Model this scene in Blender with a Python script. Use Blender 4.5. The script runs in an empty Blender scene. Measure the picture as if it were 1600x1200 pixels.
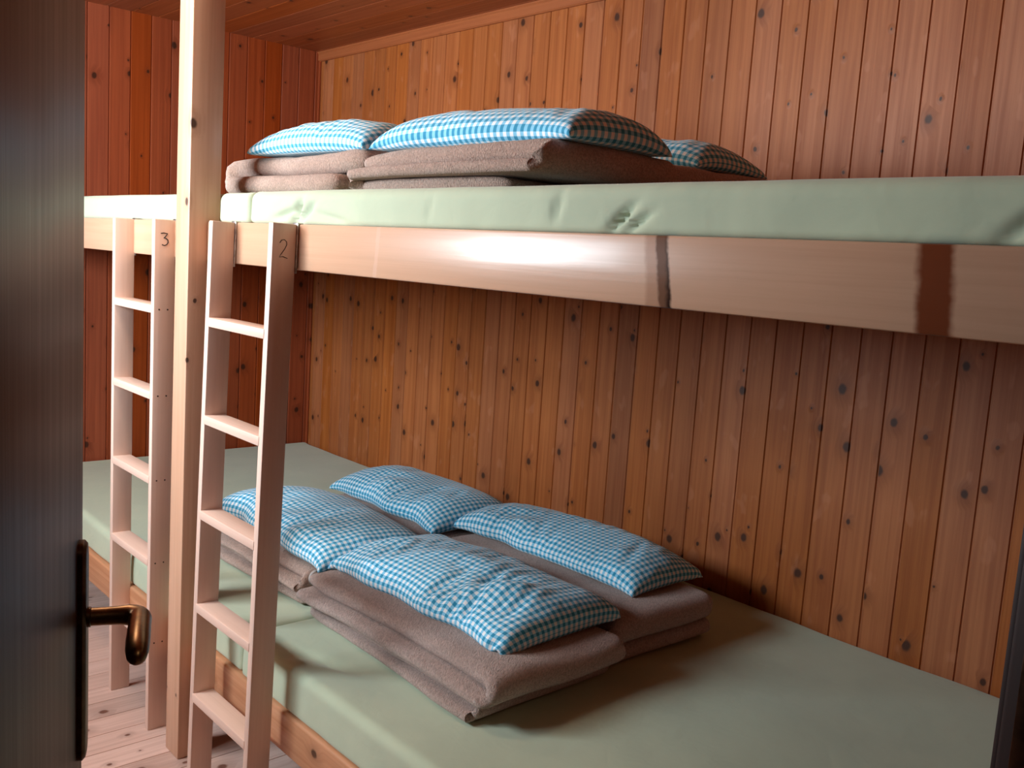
import bpy, bmesh, math, random
import numpy as np
from mathutils import Vector, Matrix, noise
random.seed(7)
S = bpy.context.scene
COL = S.collection
PI = math.pi

# ------------------------------------------------------------------ helpers
def tag(o, label=None, cat=None, group=None, kind=None):
    if label: o['label'] = label
    if cat: o['category'] = cat
    if group: o['group'] = group
    if kind: o['kind'] = kind
    return o

def obj(name, verts, faces, mat, parent=None, smooth=True, angle=40):
    me = bpy.data.meshes.new(name)
    me.from_pydata([tuple(map(float, v)) for v in verts], [], faces)
    bm = bmesh.new(); bm.from_mesh(me)
    bmesh.ops.recalc_face_normals(bm, faces=bm.faces)
    if smooth:
        for f in bm.faces: f.smooth = True
        lim = math.radians(angle)
        for e in bm.edges:
            if len(e.link_faces) == 2 and e.calc_face_angle(0) > lim: e.smooth = False
    bm.to_mesh(me); bm.free()
    me.materials.append(mat)
    o = bpy.data.objects.new(name, me); COL.objects.link(o)
    if parent: o.parent = parent
    return o

def empty(name, loc=(0, 0, 0), rotz=0):
    o = bpy.data.objects.new(name, None); COL.objects.link(o)
    o.location = loc; o.rotation_euler = (0, 0, rotz); o.empty_display_size = .1
    return o

class MB:
    """collects solids for ONE mesh"""
    def __init__(s): s.v = []; s.f = []
    def add(s, v, f):
        n = len(s.v); s.v += [tuple(p) for p in v]; s.f += [tuple(i + n for i in q) for q in f]; return s
    def box(s, a, b, bev=0.0, seg=2):
        (x0, y0, z0), (x1, y1, z1) = a, b
        bm = bmesh.new(); bmesh.ops.create_cube(bm, size=1)
        for v in bm.verts:
            v.co = Vector(((x0 + x1) / 2 + v.co.x * (x1 - x0), (y0 + y1) / 2 + v.co.y * (y1 - y0), (z0 + z1) / 2 + v.co.z * (z1 - z0)))
        if bev: bmesh.ops.bevel(bm, geom=list(bm.edges), offset=bev, segments=seg, profile=.5, affect='EDGES')
        bm.verts.index_update()
        s.add([v.co.copy() for v in bm.verts], [[v.index for v in f.verts] for f in bm.faces]); bm.free(); return s
    def loft(s, rings, caps=True):
        n = len(rings[0]); base = len(s.v)
        for r in rings: s.v += [tuple(p) for p in r]
        for i in range(len(rings) - 1):
            for j in range(n):
                k = (j + 1) % n
                s.f.append((base + i * n + j, base + i * n + k, base + (i + 1) * n + k, base + (i + 1) * n + j))
        if caps:
            s.f.append(tuple(base + j for j in range(n)))
            s.f.append(tuple(base + (len(rings) - 1) * n + j for j in range(n)))
        return s
    def tube(s, pts, rad, n=12):
        pts = [Vector(p) for p in pts]; rings = []
        up = None
        for i, p in enumerate(pts):
            t = (pts[min(i + 1, len(pts) - 1)] - pts[max(i - 1, 0)]).normalized()
            if up is None:
                up = Vector((0, 0, 1)) if abs(t.z) < .9 else Vector((1, 0, 0))
            a = t.cross(up).normalized(); b = a.cross(t).normalized(); up = b
            r = rad[i] if isinstance(rad, (list, tuple)) else rad
            rx, ry = r if isinstance(r, (list, tuple)) else (r, r)
            rings.append([p + a * rx * math.cos(2 * PI * k / n) + b * ry * math.sin(2 * PI * k / n) for k in range(n)])
        return s.loft(rings)
    def build(s, name, mat, parent=None, **k): return obj(name, s.v, s.f, mat, parent, **k)

# ------------------------------------------------------------------ materials
class NT:
    def __init__(s, name):
        s.m = bpy.data.materials.new(name); s.m.use_nodes = True
        s.t = s.m.node_tree; s.n = s.t.nodes; s.b = s.n['Principled BSDF']; s.out = s.n['Material Output']
    def node(s, typ, **k):
        n = s.n.new(typ)
        for a, b in k.items(): setattr(n, a, b)
        return n
    def put(s, sock, val):
        if hasattr(val, 'is_output'): s.t.links.new(val, sock)
        else: sock.default_value = val
    def math(s, op, a, b=0.0, c=None, clamp=False):
        n = s.node('ShaderNodeMath', operation=op, use_clamp=clamp)
        s.put(n.inputs[0], a); s.put(n.inputs[1], b)
        if c is not None: s.put(n.inputs[2], c)
        return n.outputs[0]
    def comb(s, x, y, z):
        n = s.node('ShaderNodeCombineXYZ')
        for i, v in enumerate((x, y, z)): s.put(n.inputs[i], v)
        return n.outputs[0]
    def mix(s, f, a, b, blend='MIX'):
        n = s.node('ShaderNodeMix', data_type='RGBA', blend_type=blend)
        s.put(n.inputs[0], f); s.put(n.inputs[6], a if hasattr(a, 'is_output') else (*a, 1)); s.put(n.inputs[7], b if hasattr(b, 'is_output') else (*b, 1))
        return n.outputs[2]
    def mapr(s, v, a, b, c=0.0, d=1.0, smooth=True):
        n = s.node('ShaderNodeMapRange', interpolation_type='SMOOTHSTEP' if smooth else 'LINEAR')
        s.put(n.inputs[0], v)
        for i, q in enumerate((a, b, c, d)): s.put(n.inputs[i + 1], q)
        return n.outputs[0]
    def noise(s, vec, scale, detail=3, rough=.55, dist=0.0):
        n = s.node('ShaderNodeTexNoise'); s.put(n.inputs['Vector'], vec)
        n.inputs['Scale'].default_value = scale; n.inputs['Detail'].default_value = detail
        n.inputs['Roughness'].default_value = rough; n.inputs['Distortion'].default_value = dist
        return n.outputs['Fac']
    def bump(s, h, strength, dist, base=None):
        n = s.node('ShaderNodeBump'); n.inputs['Strength'].default_value = strength; n.inputs['Distance'].default_value = dist
        s.put(n.inputs['Height'], h)
        if base is not None: s.put(n.inputs['Normal'], base)
        return n.outputs['Normal']
    def obj(s):
        n = s.node('ShaderNodeTexCoord'); sp = s.node('ShaderNodeSeparateXYZ'); s.t.links.new(n.outputs['Object'], sp.inputs[0])
        return n.outputs['Object'], [sp.outputs[i] for i in range(3)]

def wood(name, light, dark, long=2, cross=0, plank=None, start=0.0, knot=.8, knotcell=.15, rough=.42, tone=.35, grain=1.0, coat=0.0, knotcol=(.035, .012, .006), seed=0.0, marks=None, halo=.35, spec=.5, patch=0.0):
    w = NT(name); vec, p = w.obj()
    cu, cl, cn = p[cross], p[long], p[3 - long - cross]
    if plank:
        pid = w.math('FLOOR', w.math('DIVIDE', w.math('SUBTRACT', cu, start), plank))
    else:
        pid = w.math('ADD', 0.0, seed)
    wn = w.node('ShaderNodeTexWhiteNoise', noise_dimensions='1D'); w.put(wn.inputs['W'], w.math('ADD', pid, seed + .37))
    rnd = wn.outputs['Value']
    off = w.math('MULTIPLY', rnd, 37.0)
    # knots : isotropic cells, shifted per plank
    kv = w.comb(w.math('ADD', w.math('ADD', cu, off), w.math('MULTIPLY', cn, 0.0 if plank else 1.0)), w.math('ADD', w.math('MULTIPLY', cl, .8), w.math('MULTIPLY', off, 1.7)), 0.0)
    wob = w.noise(kv, 45, 2)
    vo = w.node('ShaderNodeTexVoronoi', voronoi_dimensions='2D'); w.put(vo.inputs['Vector'], kv)
    vo.inputs['Scale'].default_value = 1 / knotcell
    d = w.math('MULTIPLY', vo.outputs['Distance'], knotcell)
    d = w.math('ADD', d, w.math('MULTIPLY', w.math('SUBTRACT', wob, .5), .008))
    sep = w.node('ShaderNodeSeparateColor'); w.t.links.new(vo.outputs['Color'], sep.inputs[0])
    has = w.math('LESS_THAN', sep.outputs[0], knot)
    rad = w.math('ADD', .0042, w.math('MULTIPLY', w.math('POWER', sep.outputs[1], 1.7), .0125))
    q = w.math('DIVIDE', d, rad)
    kmask = w.math('MULTIPLY', w.mapr(q, 1.15, .55), has)
    hal = w.math('MULTIPLY', w.mapr(q, 3.6, .9), has)
    # grain, bent around the knots
    bend = w.math('MULTIPLY', hal, .02)
    gv = w.comb(w.math('ADD', w.math('ADD', w.math('MULTIPLY', cu, 1.0), bend), off), w.math('MULTIPLY', cl, .022), w.math('ADD', w.math('MULTIPLY', cn, 1.0), off))
    g1 = w.noise(gv, 55, 3, .6, .3)
    g2 = w.noise(gv, 260, 2, .5)
    broad = w.noise(w.comb(w.math('ADD', cu, off), w.math('MULTIPLY', cl, .35), off), 7, 2)
    f = w.math('ADD', w.math('MULTIPLY', w.mapr(g1, .3, .72), .62 * grain), w.math('MULTIPLY', g2, .25 * grain))
    f = w.math('ADD', f, w.math('MULTIPLY', w.math('SUBTRACT', broad, .5), .5), clamp=True)
    c = w.mix(f, light, dark)
    # plank to plank tone
    hs = w.node('ShaderNodeHueSaturation'); w.put(hs.inputs['Color'], c)
    w.put(hs.inputs['Value'], w.math('ADD', 1 - tone * .5, w.math('MULTIPLY', rnd, tone)))
    wn2 = w.node('ShaderNodeTexWhiteNoise', noise_dimensions='1D'); w.put(wn2.inputs['W'], w.math('ADD', pid, seed + 5.1))
    w.put(hs.inputs['Saturation'], w.math('ADD', .95, w.math('MULTIPLY', wn2.outputs['Value'], .1)))
    c = hs.outputs[0]
    c = w.mix(w.math('MULTIPLY', hal, halo), c, tuple(min(1, x * .55) for x in dark))
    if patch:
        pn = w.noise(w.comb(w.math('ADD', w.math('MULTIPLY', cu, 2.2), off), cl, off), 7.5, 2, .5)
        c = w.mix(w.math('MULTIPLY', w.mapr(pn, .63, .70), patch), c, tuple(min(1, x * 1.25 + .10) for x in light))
    c = w.mix(w.math('MULTIPLY', kmask, .9), c, knotcol)
    mk = None
    if marks:
        for (pos, wid, slant, col, amt) in marks:     # dark stains that run across the board
            dd = w.math('ABSOLUTE', w.math('SUBTRACT', w.math('SUBTRACT', cl, pos), w.math('ADD', w.math('MULTIPLY', w.math('SUBTRACT', p[2], 1.70), slant), w.math('MULTIPLY', w.math('SUBTRACT', wob, .5), .012))))
            a_ = w.math('MULTIPLY', w.mapr(dd, wid, wid * .55), amt)
            mk = a_ if mk is None else w.math('MAXIMUM', mk, a_)
            c = w.mix(a_, c, col)
    w.put(w.b.inputs['Base Color'], c)
    w.put(w.b.inputs['Roughness'], w.math('ADD', rough - .06, w.math('MULTIPLY', g1, .16)))
    w.put(w.b.inputs['Coat Weight'], w.math('MULTIPLY', w.math('SUBTRACT', 1.0, mk), coat) if mk is not None else coat); w.b.inputs['Coat Roughness'].default_value = .15
    w.put(w.b.inputs['Specular IOR Level'], w.math('MULTIPLY', w.math('SUBTRACT', 1.0, w.math('MULTIPLY', mk, .75)), spec) if mk is not None else spec)
    h = w.math('ADD', w.math('MULTIPLY', g1, .6), w.math('MULTIPLY', broad, 2.2))
    h = w.math('ADD', h, w.math('MULTIPLY', hal, 1.2))
    w.put(w.b.inputs['Normal'], w.bump(h, .28, .0022))
    return w.m

def fabric(name, col, col2, rough=.9, sheen=.25, weave=900, wr=14, wrs=.35):
    w = NT(name); vec, p = w.obj()
    n = w.noise(vec, 5, 3)
    w.put(w.b.inputs['Base Color'], w.mix(w.mapr(n, .35, .65), col, col2))
    w.b.inputs['Roughness'].default_value = rough; w.b.inputs['Sheen Weight'].default_value = sheen
    b1 = w.bump(w.noise(vec, weave, 2), .12, .001)
    b2 = w.bump(w.noise(vec, wr, 3, .5, .6), wrs, .006, b1)
    w.put(w.b.inputs['Normal'], b2)
    return w.m

def fleece(name, a, b):
    w = NT(name); vec, p = w.obj()
    st = w.comb(w.math('ADD', p[0], w.math('MULTIPLY', p[1], .7)), w.math('MULTIPLY', w.math('SUBTRACT', p[1], w.math('MULTIPLY', p[0], .7)), .33), w.math('MULTIPLY', p[2], .8))
    n1 = w.noise(st, 230, 3, .6, .7); n2 = w.noise(vec, 11, 3); n3 = w.noise(vec, 420, 2)
    f = w.math('ADD', w.math('MULTIPLY', w.mapr(n1, .34, .66), .75), w.math('MULTIPLY', n2, .25), clamp=True)
    w.put(w.b.inputs['Base Color'], w.mix(f, a, b))
    w.b.inputs['Roughness'].default_value = 1; w.b.inputs['Sheen Weight'].default_value = .55; w.b.inputs['Sheen Roughness'].default_value = .5
    w.b.inputs['Specular IOR Level'].default_value = .1
    h = w.math('ADD', n1, w.math('MULTIPLY', n3, .5))
    w.put(w.b.inputs['Normal'], w.bump(h, 1.0, .012, w.bump(n2, .4, .02)))
    return w.m

def gingham(name, period=.0202):
    w = NT(name)
    uv = w.node('ShaderNodeUVMap'); sp = w.node('ShaderNodeSeparateXYZ'); w.t.links.new(uv.outputs[0], sp.inputs[0])
    def stripe(c):
        fr = w.math('FRACT', w.math('DIVIDE', c, period))
        t = w.math('ABSOLUTE', w.math('SUBTRACT', fr, .5))
        return w.mapr(t, .22, .28)
    sx, sy = stripe(sp.outputs[0]), stripe(sp.outputs[1])
    k = w.math('MULTIPLY', w.math('ADD', sx, sy), .5)
    c1 = w.mix(w.mapr(k, 0, .5, smooth=False), (.90, .94, .96), (.24, .63, .86))
    c = w.mix(w.mapr(k, .5, 1, smooth=False), c1, (.012, .28, .48))
    w.put(w.b.inputs['Base Color'], c); w.b.inputs['Roughness'].default_value = .85; w.b.inputs['Sheen Weight'].default_value = .2
    vec, p = w.obj()
    w.put(w.b.inputs['Normal'], w.bump(w.noise(vec, 900, 2), .12, .001, w.bump(w.noise(vec, 26, 3, .5, .8), .3, .006)))
    return w.m

def metal(name, col, rough, metallic=1.0):
    w = NT(name); vec, p = w.obj()
    w.put(w.b.inputs['Base Color'], w.mix(w.mapr(w.noise(vec, 40, 3), .4, .65), col, tuple(c * .6 for c in col)))
    w.b.inputs['Metallic'].default_value = metallic; w.b.inputs['Roughness'].default_value = rough
    return w.m

PW = .105                                      # wall board width
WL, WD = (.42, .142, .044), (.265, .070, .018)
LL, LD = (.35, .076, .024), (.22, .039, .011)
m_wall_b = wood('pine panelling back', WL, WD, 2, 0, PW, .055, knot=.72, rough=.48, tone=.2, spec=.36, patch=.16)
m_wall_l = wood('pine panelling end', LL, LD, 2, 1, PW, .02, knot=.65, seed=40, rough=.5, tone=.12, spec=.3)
m_ceil = wood('pine ceiling boards', (.36, .095, .028), (.24, .055, .014), 0, 1, .13, .03, knot=.4, seed=80)
m_floor = wood('pale floor boards', (.74, .56, .48), (.54, .37, .30), 1, 0, .118, .03, knot=.6, rough=.5, tone=.3, seed=120, knotcol=(.14, .05, .03))
m_trim = wood('trim pine', (.36, .11, .035), (.26, .07, .02), 0, 1, None, knot=.3, seed=7)
m_beam = wood('varnished beam', (.70, .43, .28), (.57, .33, .20), 0, 2, None, knot=.12, knotcell=.3, rough=.31, coat=.25, seed=3, grain=.7,
              marks=[(1.915, .0165, -.17, (.012, .003, .002), 1.0), (2.375, .031, -.10, (.17, .034, .008), .95), (1.05, .010, .1, (.70, .48, .38), .4), (1.90, .03, -.1, (.33, .16, .09), .5)])
m_rail = wood('bed rail', (.50, .27, .155), (.37, .17, .085), 0, 2, None, knot=.5, knotcell=.22, rough=.38, coat=.2, seed=9)
m_post = wood('post wood', (.64, .40, .27), (.49, .27, .16), 2, 0, None, knot=.6, knotcell=.17, rough=.4, seed=15, grain=.8, halo=.2)
m_lad = wood('planed ladder wood', (.72, .53, .43), (.60, .41, .32), 2, 1, None, knot=.04, knotcell=.3, rough=.5, seed=21, grain=.6, knotcol=(.2, .08, .04))
m_rung = wood('ladder rung wood', (.72, .53, .43), (.60, .41, .32), 0, 1, None, knot=.1, knotcell=.3, rough=.5, seed=25, grain=.6)
m_plat = wood('platform boards', (.40, .2, .1), (.28, .12, .05), 1, 0, .12, 0, knot=.4, seed=31)
m_door = wood('dark stained door', (.052, .017, .010), (.034, .010, .006), 2, 0, None, knot=.08, knotcell=.4, rough=.38, spec=.12, coat=.0, seed=50, grain=.7, halo=.1)
m_frame = wood('dark stained frame', (.020, .006, .004), (.013, .004, .003), 2, 0, None, knot=.0, rough=.5, seed=55)
m_hall = wood('dark hall boards', (.20, .085, .04), (.13, .05, .02), 2, 1, PW, 0, knot=.4, seed=60)
m_win = wood('window frame wood', (.55, .32, .18), (.42, .22, .11), 2, 0, None, knot=.2, seed=65)
m_matt = fabric('pale green sheet', (.475, .565, .405), (.445, .535, .385))
m_blk = [fleece('brown fleece', (.78, .58, .50), (.44, .29, .23)), fleece('tan fleece', (.78, .55, .44), (.44, .27, .195))]
m_hem = fabric('grey hem', (.42, .39, .37), (.36, .33, .31))
m_ging = gingham('blue gingham')
m_brass = metal('aged brass', (.24, .145, .07), .34)
m_plate = metal('dark bronze', (.12, .07, .045), .36)
m_steel = metal('zinc steel', (.62, .60, .58), .38)
m_screw = metal('screw steel', (.12, .08, .07), .4)
w = NT('black ink'); w.b.inputs['Base Color'].default_value = (.012, .008, .008, 1); w.b.inputs['Roughness'].default_value = .7; m_ink = w.m
w = NT('window glass')
tr = w.node('ShaderNodeBsdfTransparent'); gl = w.node('ShaderNodeBsdfGlossy'); gl.inputs['Roughness'].default_value = .02
mx = w.node('ShaderNodeMixShader'); mx.inputs[0].default_value = .05
w.t.links.new(tr.outputs[0], mx.inputs[1]); w.t.links.new(gl.outputs[0], mx.inputs[2]); w.t.links.new(mx.outputs[0], w.out.inputs[0])
m_glass = w.m

# ------------------------------------------------------------------ room shell
XL, XR, YB, YF, ZC = -2.087, 2.58, 1.627, -1.75, 2.815
def planked(mb, axis, sgn, plane, u0, u1, v0, v1, start, width, vert=True, gv=.0045, gd=.005, thick=.09):
    """solid boarded slab; axis = normal axis, sgn = side the boards face; boards run along v"""
    ks = [u0]; k = math.ceil((u0 - start) / width + 1e-6)
    while start + k * width < u1 - 1e-4: ks.append(start + k * width); k += 1
    ks.append(u1); prof = []
    for i, u in enumerate(ks):
        if i == 0 or i == len(ks) - 1: prof.append((u, 0)); continue
        prof += [(u - gv, 0), (u - gv * .35, -gd), (u + gv * .35, -gd), (u + gv, 0)]
    prof += [(u1, -thick), (u0, -thick)]
    def P(u, d, v):
        n = plane + sgn * d
        if axis == 1: return (u, n, v)
        if axis == 0: return (n, u, v)
        return (v, u, n) if vert == 'x' else (u, v, n)
    mb.loft([[P(u, d, v) for u, d in prof] for v in (v0, v1)])
    return mb
def struct(o): return tag(o, kind='structure')
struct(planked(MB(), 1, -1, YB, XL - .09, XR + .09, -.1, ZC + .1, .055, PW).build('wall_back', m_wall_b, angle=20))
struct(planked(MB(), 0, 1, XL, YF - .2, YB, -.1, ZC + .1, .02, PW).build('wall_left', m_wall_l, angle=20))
struct(planked(MB(), 2, 1, 0.0, XL, 4.4, YF, YB, .03, .118, gv=.0022, gd=.004).build('floor', m_floor, angle=20))
struct(planked(MB(), 2, -1, ZC, YF, YB, XL, 4.4, .03, .13, vert='x', gv=.003).build('ceiling', m_ceil, angle=20))
# front wall with the window opening
WX0, WX1, WZ0, WZ1, WT = -.95, .62, 1.66, 2.46, .20
b = MB()
for a in ((XL, WX0, -.1, ZC + .1), (WX1, XR + .12, -.1, ZC + .1), (WX0, WX1, -.1, WZ0), (WX0, WX1, WZ1, ZC + .1)):
    planked(b, 1, 1, YF, *a, .055, PW, thick=WT)
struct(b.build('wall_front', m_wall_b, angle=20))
# right wall with the doorway
DY0, DY1, DZ1, RT = -1.20, -.128, 2.17, .12
b = MB()
for a in ((YF, DY0 - .04, -.1, ZC + .1), (DY1 + .04, YB, -.1, ZC + .1), (DY0 - .04, DY1 + .04, DZ1 + .04, ZC + .1)):
    planked(b, 0, -1, XR, *a, .02, PW, thick=RT)
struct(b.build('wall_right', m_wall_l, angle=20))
# hall outside the doorway, where the camera stands
b = MB(); planked(b, 0, -1, 4.3, YF, YB, -.1, ZC + .1, .02, PW); planked(b, 1, 1, YF + .001, XR + RT, 4.4, -.1, ZC + .1, .02, PW); planked(b, 1, -1, YB - .001, XR + RT, 4.4, -.1, ZC + .1, .02, PW)
struct(b.build('wall_hall', m_hall, angle=20))
# trims
b = MB()
pr = [(0, 0), (0, -.052), (-.010, -.052), (-.016, -.046), (-.016, -.012), (-.022, -.006), (-.022, 0)]
b.loft([[(x, YB + y, ZC + z) for y, z in pr] for x in (XL, XR)])
struct(b.build('trim_1', m_trim))
b = MB(); b.box((XL, YB - .014, 0), (XL + .014, YB, ZC - .05), .004)
struct(b.build('trim_2', m_wall_l))
b = MB()      # door lining
b.box((XR - .012, DY1, 0), (XR + RT + .012, DY1 + .045, DZ1), .006)
b.box((XR - .012, DY0 - .045, 0), (XR + RT + .012, DY0, DZ1), .006)
b.box((XR - .012, DY0 - .045, DZ1), (XR + RT + .012, DY1 + .045, DZ1 + .045), .006)
b.box((XR - .018, DY1 + .005, 0), (XR - .002, DY1 + .09, DZ1 + .09), .004)
b.box((XR + .045, DY1 - .012, 0), (XR + .06, DY1 + .002, DZ1), .002)
jf = struct(b.build('trim_3', m_frame))
b = MB(); b.box((XR + .004, DY1 - .0025, 1.16), (XR + .034, DY1 + .001, 1.36), .001)
struct(b.build('strike_plate', m_plate, jf))
# window
wr = empty('window_1', ((WX0 + WX1) / 2, YF - .19, WZ0)); struct(wr)
hw, hh = (WX1 - WX0) / 2, WZ1 - WZ0
b = MB()
b.box((-hw, -.03, 0), (-hw + .05, .03, hh), .004); b.box((hw - .05, -.03, 0), (hw, .03, hh), .004)
b.box((-hw, -.03, 0), (hw, .03, .05), .004); b.box((-hw, -.03, hh - .05), (hw, .03, hh), .004); b.box((-.025, -.02, .05), (.025, .02, hh - .05), .004)
b.build('window_frame', m_win, wr)
for sx in (-1, 1):
    b = MB(); b.box((min(sx * .025, sx * (hw - .05)), -.004, .05), (max(sx * .025, sx * (hw - .05)), .004, hh - .05)); b.build('pane', m_glass, wr)
b = MB(); b.box((-hw - .03, .16, -.03), (hw + .03, .23, 0), .006); b.build('window_sill', m_win, wr)

# ------------------------------------------------------------------ door, standing open
E0 = Vector((1.688, -.856, 0)); HG = Vector((2.565, -1.222, 0))
dd = (E0 - HG); dw = dd.length; ang = math.atan2(dd.y, dd.x)
door = empty('door_1', HG, ang); struct(door)          # local x: hinge -> latch, local -y: face towards the bunks
TH = .042
b = MB(); b.box((0, 0, .012), (dw, TH, 2.14), .003); b.build('door_leaf', m_door, door)
hz = 1.7 - .372 * 1.31
hx = dw - .045
pl = MB()
def rr(x0, x1, z0, z1, r, n=6):
    out = []
    for cx, cz, a0 in ((x1 - r, z1 - r, 0), (x0 + r, z1 - r, 90), (x0 + r, z0 + r, 180), (x1 - r, z0 + r, 270)):
        for k in range(n + 1):
            a = math.radians(a0 + 90 * k / n); out.append((cx + r * math.cos(a), cz + r * math.sin(a)))
    return out
rings = []
for y, ins in ((0.002, 0), (-.006, 0), (-.0095, .003), (-.0105, .008)):
    rings.append([(x, y, z) for x, z in rr(hx - .021 + ins, hx + .021 - ins, hz - .190 + ins, hz + .100 - ins, .014)])
pl.loft(rings).build('handle_plate', m_plate, door)
b = MB(); b.tube([(hx, -.008, hz), (hx, -.014, hz), (hx, -.016, hz)], [.013, .013, .010], 16)
b.build('handle_collar', m_plate, door)
pts, rad = [], []
for t, r in ((.010, .0115), (.03, .0115), (.046, .012), (.054, .0128)): pts.append((hx, -t, hz)); rad.append(r)
for k in range(1, 7):
    a = math.radians(15 * k); pts.append((hx - .020 * (1 - math.cos(a)), -.054 - .020 * math.sin(a), hz)); rad.append((.0130 + .0002 * k, .0132 + .0003 * k))
for t, r in ((.012, (.0138, .0148)), (.035, (.0142, .0156)), (.060, (.0144, .0160)), (.082, (.0138, .0150)), (.096, (.0115, .0125)), (.103, (.007, .008)), (.1055, (.002, .002))):
    pts.append((hx - .020 - t, -.074, hz - .006 * (t / .086) ** 2)); rad.append(r)
MB().tube(pts, rad, 20).build('door_handle', m_brass, door)
b = MB()
b.box((dw - .001, .008, hz - .11), (dw + .0015, .034, hz + .09), .0006); b.build('lock_faceplate', m_steel, door)

# ------------------------------------------------------------------ bunk frame
ZUB, ZUT, ZRB, ZRT = 1.636, 1.757, .275, .397
BT = .06
bunk = tag(empty('bunk_bed', (0, 0, 0)), 'built-in two-tier wooden bunk frame with one square post running to the ceiling', 'bunk bed')
def leanbox(x0, x1, y0, y1, z0, z1, dx):
    b = MB(); bm = bmesh.new(); bmesh.ops.create_cube(bm, size=1)
    for v in bm.verts: v.co = Vector(((x0 + x1) / 2 + v.co.x * (x1 - x0), (y0 + y1) / 2 + v.co.y * (y1 - y0), (z0 + z1) / 2 + v.co.z * (z1 - z0)))
    bmesh.ops.bevel(bm, geom=list(bm.edges), offset=.005, segments=2, profile=.5, affect='EDGES')
    bmesh.ops.subdivide_edges(bm, edges=[e for e in bm.edges if abs(e.verts[0].co.z - e.verts[1].co.z) > 1], cuts=6)
    for v in bm.verts: v.co.x += dx * (v.co.z - 1.4)
    bm.verts.index_update(); b.add([v.co.copy() for v in bm.verts], [[v.index for v in f.verts] for f in bm.faces]); bm.free(); return b
tag(leanbox(.002, .104, -.058, .043, 0, ZC, .006).build('post', m_post, bunk), 'square post, whitish in the window light')
for (x0, x1) in ((XL, 0.0), (.106, XR)):
    MB().box((x0, 0, ZUB), (x1, BT, ZUT), .005).build('upper_beam', m_beam, bunk)
    MB().box((x0, 0, ZRB), (x1, BT, ZRT), .009, 3).build('lower_rail', m_rail, bunk)
for z0, nm in ((ZUT - .035, 'upper_platform'), (ZRT - .035, 'lower_platform')):
    b = MB()
    x = XL + .002
    while x < XR - .03:
        b.box((x, BT, z0 - .0), (min(x + .112, XR - .002), YB - .002, z0 + .022)); x += .12
    b.build(nm, m_plat, bunk)
for x in (-1.95, 1.35): MB().box((x, .02, 0), (x + .06, .08, ZRB), .004).build('leg', m_rail, bunk)

# ------------------------------------------------------------------ mattresses
def sstep(a, b, x):
    t = max(0, min(1, (x - a) / (b - a))); return t * t * (3 - 2 * t)
def mattress(name, x0, x1, zb, zt, yf, wr, label, seed, notch=True, wrinkles=()):
    y1 = YB - .012; r = .028; rings = []
    xs = [x0 + .022 * (1 - math.cos(PI / 2 * k / 5)) for k in range(6)]
    n = int((x1 - x0) / .0125); xs += [x0 + .022 + (x1 - x0 - .044) * k / n for k in range(1, n)]
    xs += [x1 - .022 * (1 - math.cos(PI / 2 * k / 5)) for k in range(5, -1, -1)]
    for x in xs:
        e = min(x - x0, x1 - x); ins = 0 if e > .022 else .022 - math.sqrt(max(0, .022 ** 2 - (.022 - e) ** 2))
        y0 = yf
        if notch:      # sheet is pushed back around the post
            k = sstep(-.05, -.004, x) * (1 - sstep(.112, .15, x)); y0 = yf + (.052 - yf) * k
        y0 += ins; yb = y1 - ins; z0 = zb + ins * .3; z1 = zt - ins
        loop = []
        def arc(cy, cz, a0, a1, rad, m=5):
            for q in range(m + 1):
                a = math.radians(a0 + (a1 - a0) * q / m); loop.append([cy + rad * math.cos(a), cz + rad * math.sin(a)])
        arc(y0 + .012, z0 + .012, 270, 180, .012, 3)
        for q in range(1, 13): loop.append([y0, z0 + .012 + (z1 - r - z0 - .012) * q / 13])
        arc(y0 + r, z1 - r, 180, 90, r)
        m = 60
        for q in range(1, m): loop.append([y0 + r + (yb - y0 - 2 * r) * (q / m) ** 1.25, z1])
        arc(yb - r, z1 - r, 90, 0, r); arc(yb - .012, z0 + .012, 0, -90, .012, 3)
        ring = []
        for y, z in loop:
            top = sstep(z0 + .02, z1, z); fr = 1 - sstep(y0, y0 + .15, y)
            h = noise.noise((x * 1.7 + seed, y * 2.1, seed)) * .010 + noise.noise((x * 5 + seed, y * 5, 2)) * .0035
            dz = (h * .8 - .003) * top * sstep(0, .08, e) * (1 - .75 * fr)
            dy = fr * (noise.noise((x * 2.2 + seed, z * 6, 9.1)) * .006 + noise.noise((x * 9 + seed, z * 9, 3.1)) * .0025)
            for (wx, wy, wz, dx_, dz_, ln, amp, sg) in wr:      # stretched creases : centre, direction, length
                px, pz = (x - wx), (z - wz) if dz_ is not None else (y - wy)
                dv = dz_ if dz_ is not None else dx_[1]; du = dx_ if dz_ is not None else dx_[0]
                al = px * du + pz * dv; pe = -px * dv + pz * du
                g = math.exp(-(pe / sg) ** 2 - (al / ln) ** 2) * amp
                if dz_ is not None: dy += fr * g
                else: dz -= top * g
            ring.append((x, y + dy, z + dz))
        rings.append(ring)
    o = MB().loft(rings).build(name, m_matt, angle=60)
    return tag(o, label, 'mattress', 'mattresses of the two bunk tiers')
g = 'mattresses'
sq = math.sqrt(.5)
UPB = ZUT + .001
ucre = [(.62, 0, 1.79, .55, .83, .045, .022, .011), (.665, 0, 1.785, .85, .5, .05, .016, .010), (.56, 0, 1.785, .97, .2, .06, .016, .009), (.37, 0, 1.80, .1, .99, .05, .010, .010), (.80, 0, 1.775, .98, -.15, .09, .010, .010),
        (1.63, 0, 1.805, .25, .97, .03, .010, .009), (1.79, 0, 1.785, .75, .66, .035, .020, .008), (1.83, 0, 1.778, .85, .52, .03, .016, .007), (1.22, 0, 1.80, .2, .98, .03, .004, .01),
        (2.47, 0, 1.785, .75, .66, .04, .012, .010)]
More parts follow.
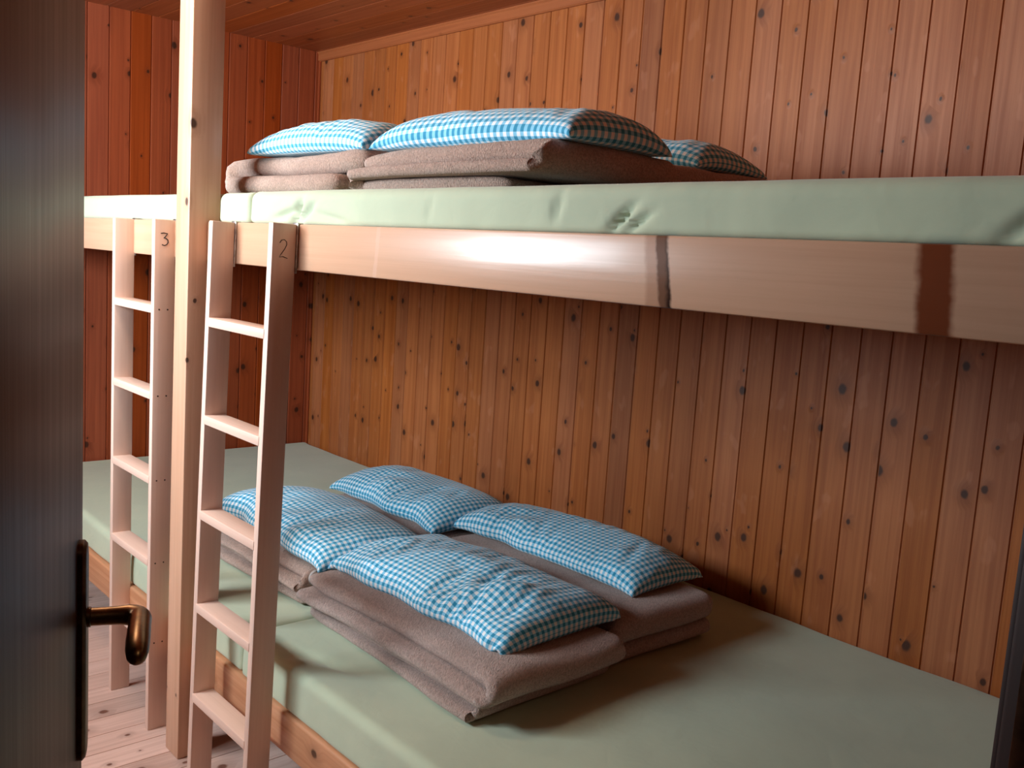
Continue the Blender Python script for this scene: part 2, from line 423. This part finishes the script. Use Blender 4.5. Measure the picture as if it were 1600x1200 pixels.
mattress('mattress', XL + .012, .338, UPB, 1.848, .022, [(.20, 0, 1.79, .5, .8, .03, .006, .01)], 'pale green mattress on the upper tier behind the post, brightest at its window end', 1)
mattress('mattress', .341, XR - .012, UPB, 1.850, .022, ucre, 'long pale green mattress on the upper tier, running out of view above the beam', 2, False)
lcre = [(.70, .12, 0, (.94, .34), None, .14, .012, .02), (.80, .20, 0, (.8, .6), None, .12, .006, .03), (.62, .05, 0, (.5, .86), None, .05, .008, .02)]
mattress('mattress', XL + .012, .392, ZRT + .001, .527, .016, [(-.1, .15, 0, (.3, .9), None, .1, .004, .04)], 'pale green mattress on the lower tier, reaching from the end wall past the post', 3)
mattress('mattress', .396, XR - .012, ZRT + .001, .531, .010, lcre, 'pale green mattress on the lower tier, bare and shaded towards the doorway', 4, False)

# ------------------------------------------------------------------ ladders
def make_ladder(xc, yfoot, lean, label, screws, glyph):
    W, T, D, H = .392, .026, .069, 1.757
    root = empty('ladder', (xc, yfoot, 0)); root.rotation_euler = (lean, 0, 0)
    tag(root, label, 'ladder', 'bunk ladders')
    stiles = []
    for s in (-1, 1):
        x = s * (W / 2 - T / 2)
        st = MB().box((x - T / 2, 0, 0), (x + T / 2, D, H), .003).build('stile', m_lad, root); stiles.append(st)
        # hook iron over the beam
        b = MB().box((x - T / 2 + .002, D, H - .128), (x + T / 2 + .003, D + .0045, H + .004), .001)
        b.box((x - T / 2 + .002, D, H + .001), (x + T / 2 + .003, D + .017, H + .0045), .001)
        b.build('hook', m_steel, st)
    for z in (1.478, 1.190, .902, .614, .330):
        MB().box((-W / 2 + T - .006, -.002, z - .027), (W / 2 - T + .006, D - .004, z), .003).build('rung', m_rung, root)
        if screws:
            for y in (.018, .046):
                MB().tube([(W / 2 - .001, y, z - .014), (W / 2 + .0006, y, z - .014)], .0028, 10).build('screw', m_screw, stiles[1])
    rx = W / 2 + .0006
    for gl_ in glyph:
        MB().tube([(rx, y, z) for y, z in gl_], .0017 if screws else .0009, 6).build('number', m_ink, stiles[1])
    return root
three = [[(.020, 1.712), (.030, 1.714), (.042, 1.712), (.038, 1.706), (.030, 1.697), (.036, 1.697), (.043, 1.692), (.044, 1.684), (.040, 1.677), (.032, 1.673), (.024, 1.676)]]
two = [[(.022, 1.706), (.026, 1.713), (.034, 1.715), (.041, 1.710), (.042, 1.702), (.036, 1.690), (.026, 1.676), (.022, 1.669), (.032, 1.671), (.045, 1.667)]]
make_ladder(-.143 - .196, -.066, .0, 'wooden ladder with the number 3 inked on it, left of the post', True, three)
make_ladder(.676 - .196, -.108, -.0195, 'wooden ladder right of the post, its foot set forward of the bunk', False, two)

# ------------------------------------------------------------------ folded blankets
def blanket(x0, x1, y0, y1, zb, layers, label, mi, seed, right_first=True, jag=(), group='folded brown blankets'):
    """one thick cloth laid back and forth; layers = thickness from the top down"""
    zt = zb + sum(layers); zs = []; z = zt
    for t in layers: zs.append(z - t / 2); z -= t
    path = []
    right = right_first
    for i, t in enumerate(layers):
        ex0 = x0 + (jag[i][0] if i < len(jag) else 0); ex1 = x1 + (jag[i][1] if i < len(jag) else 0)
        ra = (t + (layers[i + 1] if i + 1 < len(layers) else t)) / 4
        a, bx = (ex0 + .02, ex1 - .03) if right else (ex1 - .02, ex0 + .03)
        n = 34
        for k in range(n + 1): path.append((a + (bx - a) * k / n, zs[i], t, i, (0, 1) if right else (0, -1)))
        if i + 1 < len(layers):
            cz = (zs[i] + zs[i + 1]) / 2; r = (zs[i] - zs[i + 1]) / 2
            for k in range(1, 8):
                an = PI * k / 8; sg = 1 if right else -1
                path.append((bx + sg * r * 1.25 * math.sin(an), cz + r * math.cos(an), t + (layers[i + 1] - t) * k / 8, i + k / 8, (sg * math.sin(an), math.cos(an)) ))
        right = not right
    N = len(path); rings = []; stag = (.012, -.022, .014, -.012)
    for j, (x, z, t, li, nn) in enumerate(path):
        p0, p1 = path[max(0, j - 1)], path[min(N - 1, j + 1)]
        tx, tz = p1[0] - p0[0], p1[1] - p0[1]; l = math.hypot(tx, tz) or 1
        nx, nz = -tz / l, tx / l
        e = min(j, N - 1 - j); tt = t * .965 * (1 if e >= 4 else (.35 + .65 * math.sqrt(1 - (1 - e / 4) ** 2)))
        h = tt / 2
        fl = int(li); fq = li - fl
        f0 = y0 + stag[fl % 4] * (1 - fq) + stag[(fl + 1) % 4] * fq + .03 * (0 if e >= 6 else 1 - math.sqrt(1 - (1 - e / 6) ** 2)) + noise.noise((li * 3.7 + seed, x * 1.6, 1)) * .024 + noise.noise((li * 2.1 + seed, x * 6, 5)) * .006
        f1 = y1 + noise.noise((li * 2.7 + seed, x * 1.6, 7)) * .012
        ring = []
        M = 20
        pro = []
        for k in range(M + 1): pro.append((f0 + h + (f1 - f0 - 2 * h) * k / M, h))
        for k in range(1, 7): a = PI / 2 - PI * k / 7; pro.append((f1 - h + h * math.cos(a), h * math.sin(a)))
        for k in range(M + 1): pro.append((f1 - h - (f1 - f0 - 2 * h) * k / M, -h))
        for k in range(1, 7): a = -PI / 2 - PI * k / 7; pro.append((f0 + h + h * math.cos(a), h * math.sin(a)))
        for y, o in pro:
            q = Vector((x + nx * o, y, z + nz * o))
            lift = max(0.0, (q.z - zb)) / max(.01, zt - zb)
            w_ = noise.noise((q.x * 3 + seed, q.y * 4, seed)) * .012 + noise.noise((q.x * 9 + seed, q.y * 9, li)) * .004
            q.z += w_ * lift - .006 * lift * (1 - sstep(f0, f0 + .1, y))
            q.x += noise.noise((q.y * 4, q.z * 9, seed + 3)) * .010
            q.y += noise.noise((q.x * 5, q.z * 20, seed + 8)) * .006
            if q.z < zb + .0005: q.z = zb + .0005 + (q.z - zb) * .05
            ring.append(q)
        rings.append(ring)
    o = MB().loft(rings).build('blanket', m_blk[mi], angle=75)
    return tag(o, label, 'blanket', group)
ZL = .533; ZU = 1.852
LG = 'folded blankets on the lower tier'; UG = 'folded blankets on the upper tier'
LA = [.052, .034, .027, .027]
blanket(.315, 1.262, .235, .738, ZL, LA, 'thick folded brown blanket nearest the doorway on the lower mattress, bearing the most crumpled pillow', 0, 1.3, True, [(0, .02), (.015, .02), (.03, -.02), (.02, -.02)], LG)
blanket(.245, 1.205, .772, 1.25, ZL, LA, 'folded brown blanket under the pillow along the board wall, nearer the doorway, lower tier', 0, 4.9, True, [(0, 0), (.02, 0), (.0, .01), (.02, .01)], LG)
bc = blanket(-.53, .300, .262, .72, ZL - .004, [.040, .028, .026, .030], 'folded tan blanket seen through the rungs of the right ladder', 1, 8.2, True, [(0, .01), (0, .02), (0, .01), (0, 0)], LG)
MB().tube([(.318 + .004 * math.sin(a), .300 + .020 * math.cos(a), .626 + .024 * math.sin(a)) for a in [math.radians(70 + 13 * k) for k in range(18)]], [.003] + [(.0055, .003)] * 16 + [.003], 8).build('hem', m_hem, bc)
blanket(-.53, .238, .75, 1.235, ZL - .004, [.040, .032, .026, .030], 'folded brown blanket under the pillow farthest back on the lower tier', 0, 11.7, True, (), LG)
blanket(.70, 1.475, .120, .560, ZU, [.046, .028, .034], 'folded brown blanket at the open front of the upper tier, crease open towards the beam', 1, 15.1, True, [(0, 0), (.02, 0), (.03, -.12)], UG)
blanket(.60, 1.41, .600, 1.12, ZU, [.045, .032, .040], 'folded brown blanket mostly hidden at the back of the upper tier', 0, 19.4, True, (), UG)
blanket(-.075, .655, .150, .585, ZU, [.064, .062], 'folded tan blanket on the upper tier next to the post, rounded fold at its end', 1, 23.6, False, [(0, .055), (0, -.03)], UG)

# ------------------------------------------------------------------ pillows : cloth relaxed in place
def pillow(cx, cy, zg, LX, LY, rot, fill, label, seed, group, edges=None, steps=170, crumple=.0, folds=.006):
    rng = np.random.default_rng(seed)
    nx, ny = 72, 40
    u = np.linspace(-LX / 2, LX / 2, nx); v = np.linspace(-LY / 2, LY / 2, ny)
    U, V = np.meshgrid(u, v)
    hx_, hy_ = u[1] - u[0], v[1] - v[0]
    bump = np.clip((1 - (2 * U / LX) ** 4) * (1 - (2 * V / LY) ** 4), 0, 1) ** .6
    low = sum(a * np.sin(U * k1 + p1) * np.cos(V * k2 + p2) for a, k1, k2, p1, p2 in
              [(rng.uniform(.2, .5), rng.uniform(5, 14), rng.uniform(4, 16), rng.uniform(0, 6), rng.uniform(0, 6)) for _ in range(5)])
    P = np.zeros((2, ny, nx, 3))
    for l, s in ((0, 1), (1, -1)):
        P[l, ..., 0] = U; P[l, ..., 1] = V; P[l, ..., 2] = .03 + s * .02 * bump + rng.normal(0, .0012 + .03 * crumple, U.shape)
    edge = np.zeros((ny, nx), bool); edge[0] = edge[-1] = True; edge[:, 0] = edge[:, -1] = True
    P[..., 0] *= 1 - crumple; P[..., 1] *= 1 - crumple * .6
    P[1][edge] = P[0][edge]
    Q = P.copy()
    press = fill * (1 + .45 * low)
    # crumple : gathers pulled in along the long axis
    shrink = 1 - crumple * np.exp(-((U - .02) / (.42 * LX)) ** 2)
    def solve(A, B, rest, k=1.0, comp=1.0):
        d = B - A; L = np.linalg.norm(d, axis=-1, keepdims=True) + 1e-9
        e = (L - rest) / L
        if comp < 1: e = np.where(e < 0, e * comp, e)
        c = d * e * .5 * k
        A += c; B -= c
    diag = math.hypot(hx_, hy_)
    for it in range(steps):
        vel = (P - Q) * .93; Q = P.copy(); P = P + vel; P[..., 2] -= .00035
        du = np.zeros_like(P); dv_ = np.zeros_like(P)
        du[:, :, 1:-1] = P[:, :, 2:] - P[:, :, :-2]; du[:, :, 0] = P[:, :, 1] - P[:, :, 0]; du[:, :, -1] = P[:, :, -1] - P[:, :, -2]
        dv_[:, 1:-1] = P[:, 2:] - P[:, :-2]; dv_[:, 0] = P[:, 1] - P[:, 0]; dv_[:, -1] = P[:, -1] - P[:, -2]
        nrm = np.cross(du, dv_); nrm /= np.linalg.norm(nrm, axis=-1, keepdims=True) + 1e-9
        thick = (P[0] - P[1])[..., 2]; fall = np.clip(1.4 - thick / .11, 0, 1)[..., None]
        P[0] += nrm[0] * .0011 * press[..., None] * fall; P[1] -= nrm[1] * .0011 * press[..., None] * fall
        for _ in range(5):
            for o in (0, 1):
                m = (nx - o) // 2 * 2; solve(P[:, :, o:o + m:2], P[:, :, o + 1:o + m:2], hx_ if not crumple else hx_, 1, .75)
                m = (ny - o) // 2 * 2; solve(P[:, o:o + m:2], P[:, o + 1:o + m:2], hy_, 1, .75)
                m = (nx - o) // 2 * 2
                solve(P[:, :-1, o:o + m:2], P[:, 1:, o + 1:o + m:2], diag, .35, .4); solve(P[:, 1:, o:o + m:2], P[:, :-1, o + 1:o + m:2], diag, .35, .4)
            for o in range(3):
                m = (nx - o) // 3 * 3
                solve(P[:, :, o:o + m:3], P[:, :, o + 2:o + m:3], 2 * hx_, .07)
                m = (ny - o) // 3 * 3
                solve(P[:, o:o + m:3], P[:, o + 2:o + m:3], 2 * hy_, .07)
            if crumple:
                tgt = LX / 2 * (1 - crumple)
                P[..., 0] = np.clip(P[..., 0], -tgt, tgt)
            av = (P[0][edge] + P[1][edge]) / 2; P[0][edge] = av; P[1][edge] = av
            P[1][..., 2] = np.maximum(P[1][..., 2], 0); P[0][..., 2] = np.maximum(P[0][..., 2], P[1][..., 2] + .0005 * (~edge))
            hit = P[..., 2] <= .0006
            P[..., :2] = np.where(hit[..., None], Q[..., :2] + (P[..., :2] - Q[..., :2]) * .6, P[..., :2])
    # loose cloth gathered along the long edges
    for j in range(ny):
        for i in range(nx):
            uu, vv = U[j, i] / LX * 2, V[j, i] / LY * 2
            wgt = (1 - abs(uu) ** 6) * (.25 + .75 * sstep(.95, -.5, vv)) * (1 - .55 * sstep(-.7, -1.0, vv))
            a = noise.noise((U[j, i] * 19 + vv * 1.1 + seed * 3, vv * 1.2, seed)); b_ = noise.noise((U[j, i] * 8 - vv * 1.5, vv * 2.0 + seed, seed + 5))
            fz = ((1 - abs(a) * 3.2) * .6 + b_ * 1.2) * folds * wgt * sstep(-.35, .25, noise.noise((uu * 1.6, vv * .8, seed + 2)) + .12)
            P[0, j, i, 2] += fz if not edge[j, i] else max(0, fz * .3)
            sh = noise.noise((U[j, i] * 7, seed, 1)) * folds * 2.2 * sstep(.2, -1, vv)
            P[0, j, i, 1] += sh
            if not edge[j, i]: P[1, j, i, 1] += sh
    # mesh
    idx0 = np.arange(ny * nx).reshape(ny, nx)
    idx1 = np.where(edge, idx0, 0); c = ny * nx
    for j in range(ny):
        for i in range(nx):
            if not edge[j, i]: idx1[j, i] = c; c += 1
    verts = [tuple(P[0, j, i]) for j in range(ny) for i in range(nx)] + [tuple(P[1, j, i]) for j in range(ny) for i in range(nx) if not edge[j, i]]
    uvs = {}
    faces = []; fuv = []
    for l, ix in ((0, idx0), (1, idx1)):
        for j in range(ny - 1):
            for i in range(nx - 1):
                q = [(j, i), (j, i + 1), (j + 1, i + 1), (j + 1, i)]
                if l: q = q[::-1]
                faces.append(tuple(int(ix[a]) for a in q)); fuv.append([(u[a[1]] + 5, v[a[0]] + 5) for a in q])
    me = bpy.data.meshes.new('pillow'); me.from_pydata(verts, [], faces)
    uvl = me.uv_layers.new(name='UVMap'); k = 0
    for fu in fuv:
        for a in fu: uvl.data[k].uv = a; k += 1
    for p_ in me.polygons: p_.use_smooth = True
    me.materials.append(m_ging)
    o = bpy.data.objects.new('pillow', me); COL.objects.link(o)
    o.location = (cx, cy, zg); o.rotation_euler = (0, 0, rot)
    sd = o.modifiers.new('smooth', 'SUBSURF'); sd.levels = 1; sd.render_levels = 1
    return tag(o, label, 'pillow', group)
PG, PU = 'gingham pillows on the lower tier', 'gingham pillows on the upper tier'
ZP = ZL + sum(LA) - .004
pillow(.785, .570, ZP, .90, .49, .03, .85, 'crumpled blue gingham pillow on the blanket nearest the doorway, lower tier', 1, PG, crumple=.07, folds=.021)
pillow(.655, 1.150, ZP + .004, .93, .38, .02, 1.0, 'blue gingham pillow lying along the board wall, nearer the doorway, lower tier', 2, PG, crumple=.035, folds=.012)
pillow(-.045, .520, ZP - .012, .88, .46, -.03, 1.0, 'smooth blue gingham pillow partly behind the right ladder, lower tier', 3, PG, crumple=.03, folds=.010)
pillow(-.16, 1.075, ZP - .008, .80, .44, -.02, 1.1, 'blue gingham pillow farthest back on the lower tier, by the bare mattress corner', 4, PG, crumple=.03, folds=.009)
pillow(1.145, .320, ZU + .108, .73, .35, .03, 1.05, 'long plump teal gingham pillow in the middle of the upper tier', 5, PU, crumple=.025)
pillow(1.00, .920, ZU + .117, .78, .32, .0, 1.0, 'shaded green gingham pillow at the back of the upper tier', 6, PU, crumple=.02)
pillow(.355, .345, ZU + .124, .61, .37, .10, 1.05, 'teal gingham pillow on the upper tier next to the post', 8, PU, crumple=.035)

# ------------------------------------------------------------------ light
wd = bpy.data.worlds.new('sky'); S.world = wd; wd.use_nodes = True
bg = wd.node_tree.nodes['Background']; bg.inputs[0].default_value = (.86, .93, 1.0, 1); bg.inputs[1].default_value = 1.0
def area(name, loc, rot, sx, sy, power, col, portal=False):
    l = bpy.data.lights.new(name, 'AREA'); l.shape = 'RECTANGLE'; l.size = sx; l.size_y = sy; l.energy = power; l.color = col
    o = bpy.data.objects.new(name, l); COL.objects.link(o); o.location = loc; o.rotation_euler = rot
    return o
WM = -.08
area('window_daylight', ((WX0 + WM) / 2, YF - WT - .03, (WZ0 + WZ1) / 2), (PI / 2, 0, 0), WM - WX0, WZ1 - WZ0, 132, (.82, .92, 1.0))
area('window_daylight', ((WM + WX1) / 2, YF - WT - .03, (WZ0 + WZ1) / 2), (PI / 2, 0, 0), WX1 - WM, WZ1 - WZ0, 40, (.82, .92, 1.0))
area('hall_fill', (3.5, -.6, 2.7), (0, 0, 0), .4, .4, 4, (1.0, .78, .55))  # added dim fill outside the doorway for the near surfaces, no fitting
lp = bpy.data.lights.new('warm_fill', 'POINT'); lp.energy = 30; lp.color = (1, .84, .64); lp.shadow_soft_size = .22  # added warm fill below the ceiling, no fixture; lifts the upper tier and wall
lo = bpy.data.objects.new('warm_fill', lp); COL.objects.link(lo); lo.location = (.05, -.55, 2.62)

# ------------------------------------------------------------------ camera
f, yaw, pitch, roll = 1475.67, math.radians(-48.0156), math.radians(7.4785), math.radians(3.7025)
F = Vector((math.sin(yaw) * math.cos(pitch), math.cos(yaw) * math.cos(pitch), -math.sin(pitch)))
R = Vector((math.cos(yaw), -math.sin(yaw), 0)); U = R.cross(F)
R2 = R * math.cos(roll) + U * math.sin(roll); U2 = -R * math.sin(roll) + U * math.cos(roll)
cd = bpy.data.cameras.new('camera'); cam = bpy.data.objects.new('camera', cd); COL.objects.link(cam)
cd.sensor_width = 36; cd.lens = f / 1600 * 36; cd.clip_start = .02
M = Matrix((R2, U2, -F)).transposed().to_4x4(); M.translation = Vector((2.9423, -1.248, 1.70)); cam.matrix_world = M
S.camera = cam
S.view_settings.view_transform = 'Standard'; S.view_settings.look = 'None'; S.view_settings.gamma = 1; S.view_settings.exposure = 0.0
S.cycles.use_denoising = True
S.cycles.max_bounces = 12; S.cycles.diffuse_bounces = 8
S.cycles.sample_clamp_indirect = 6
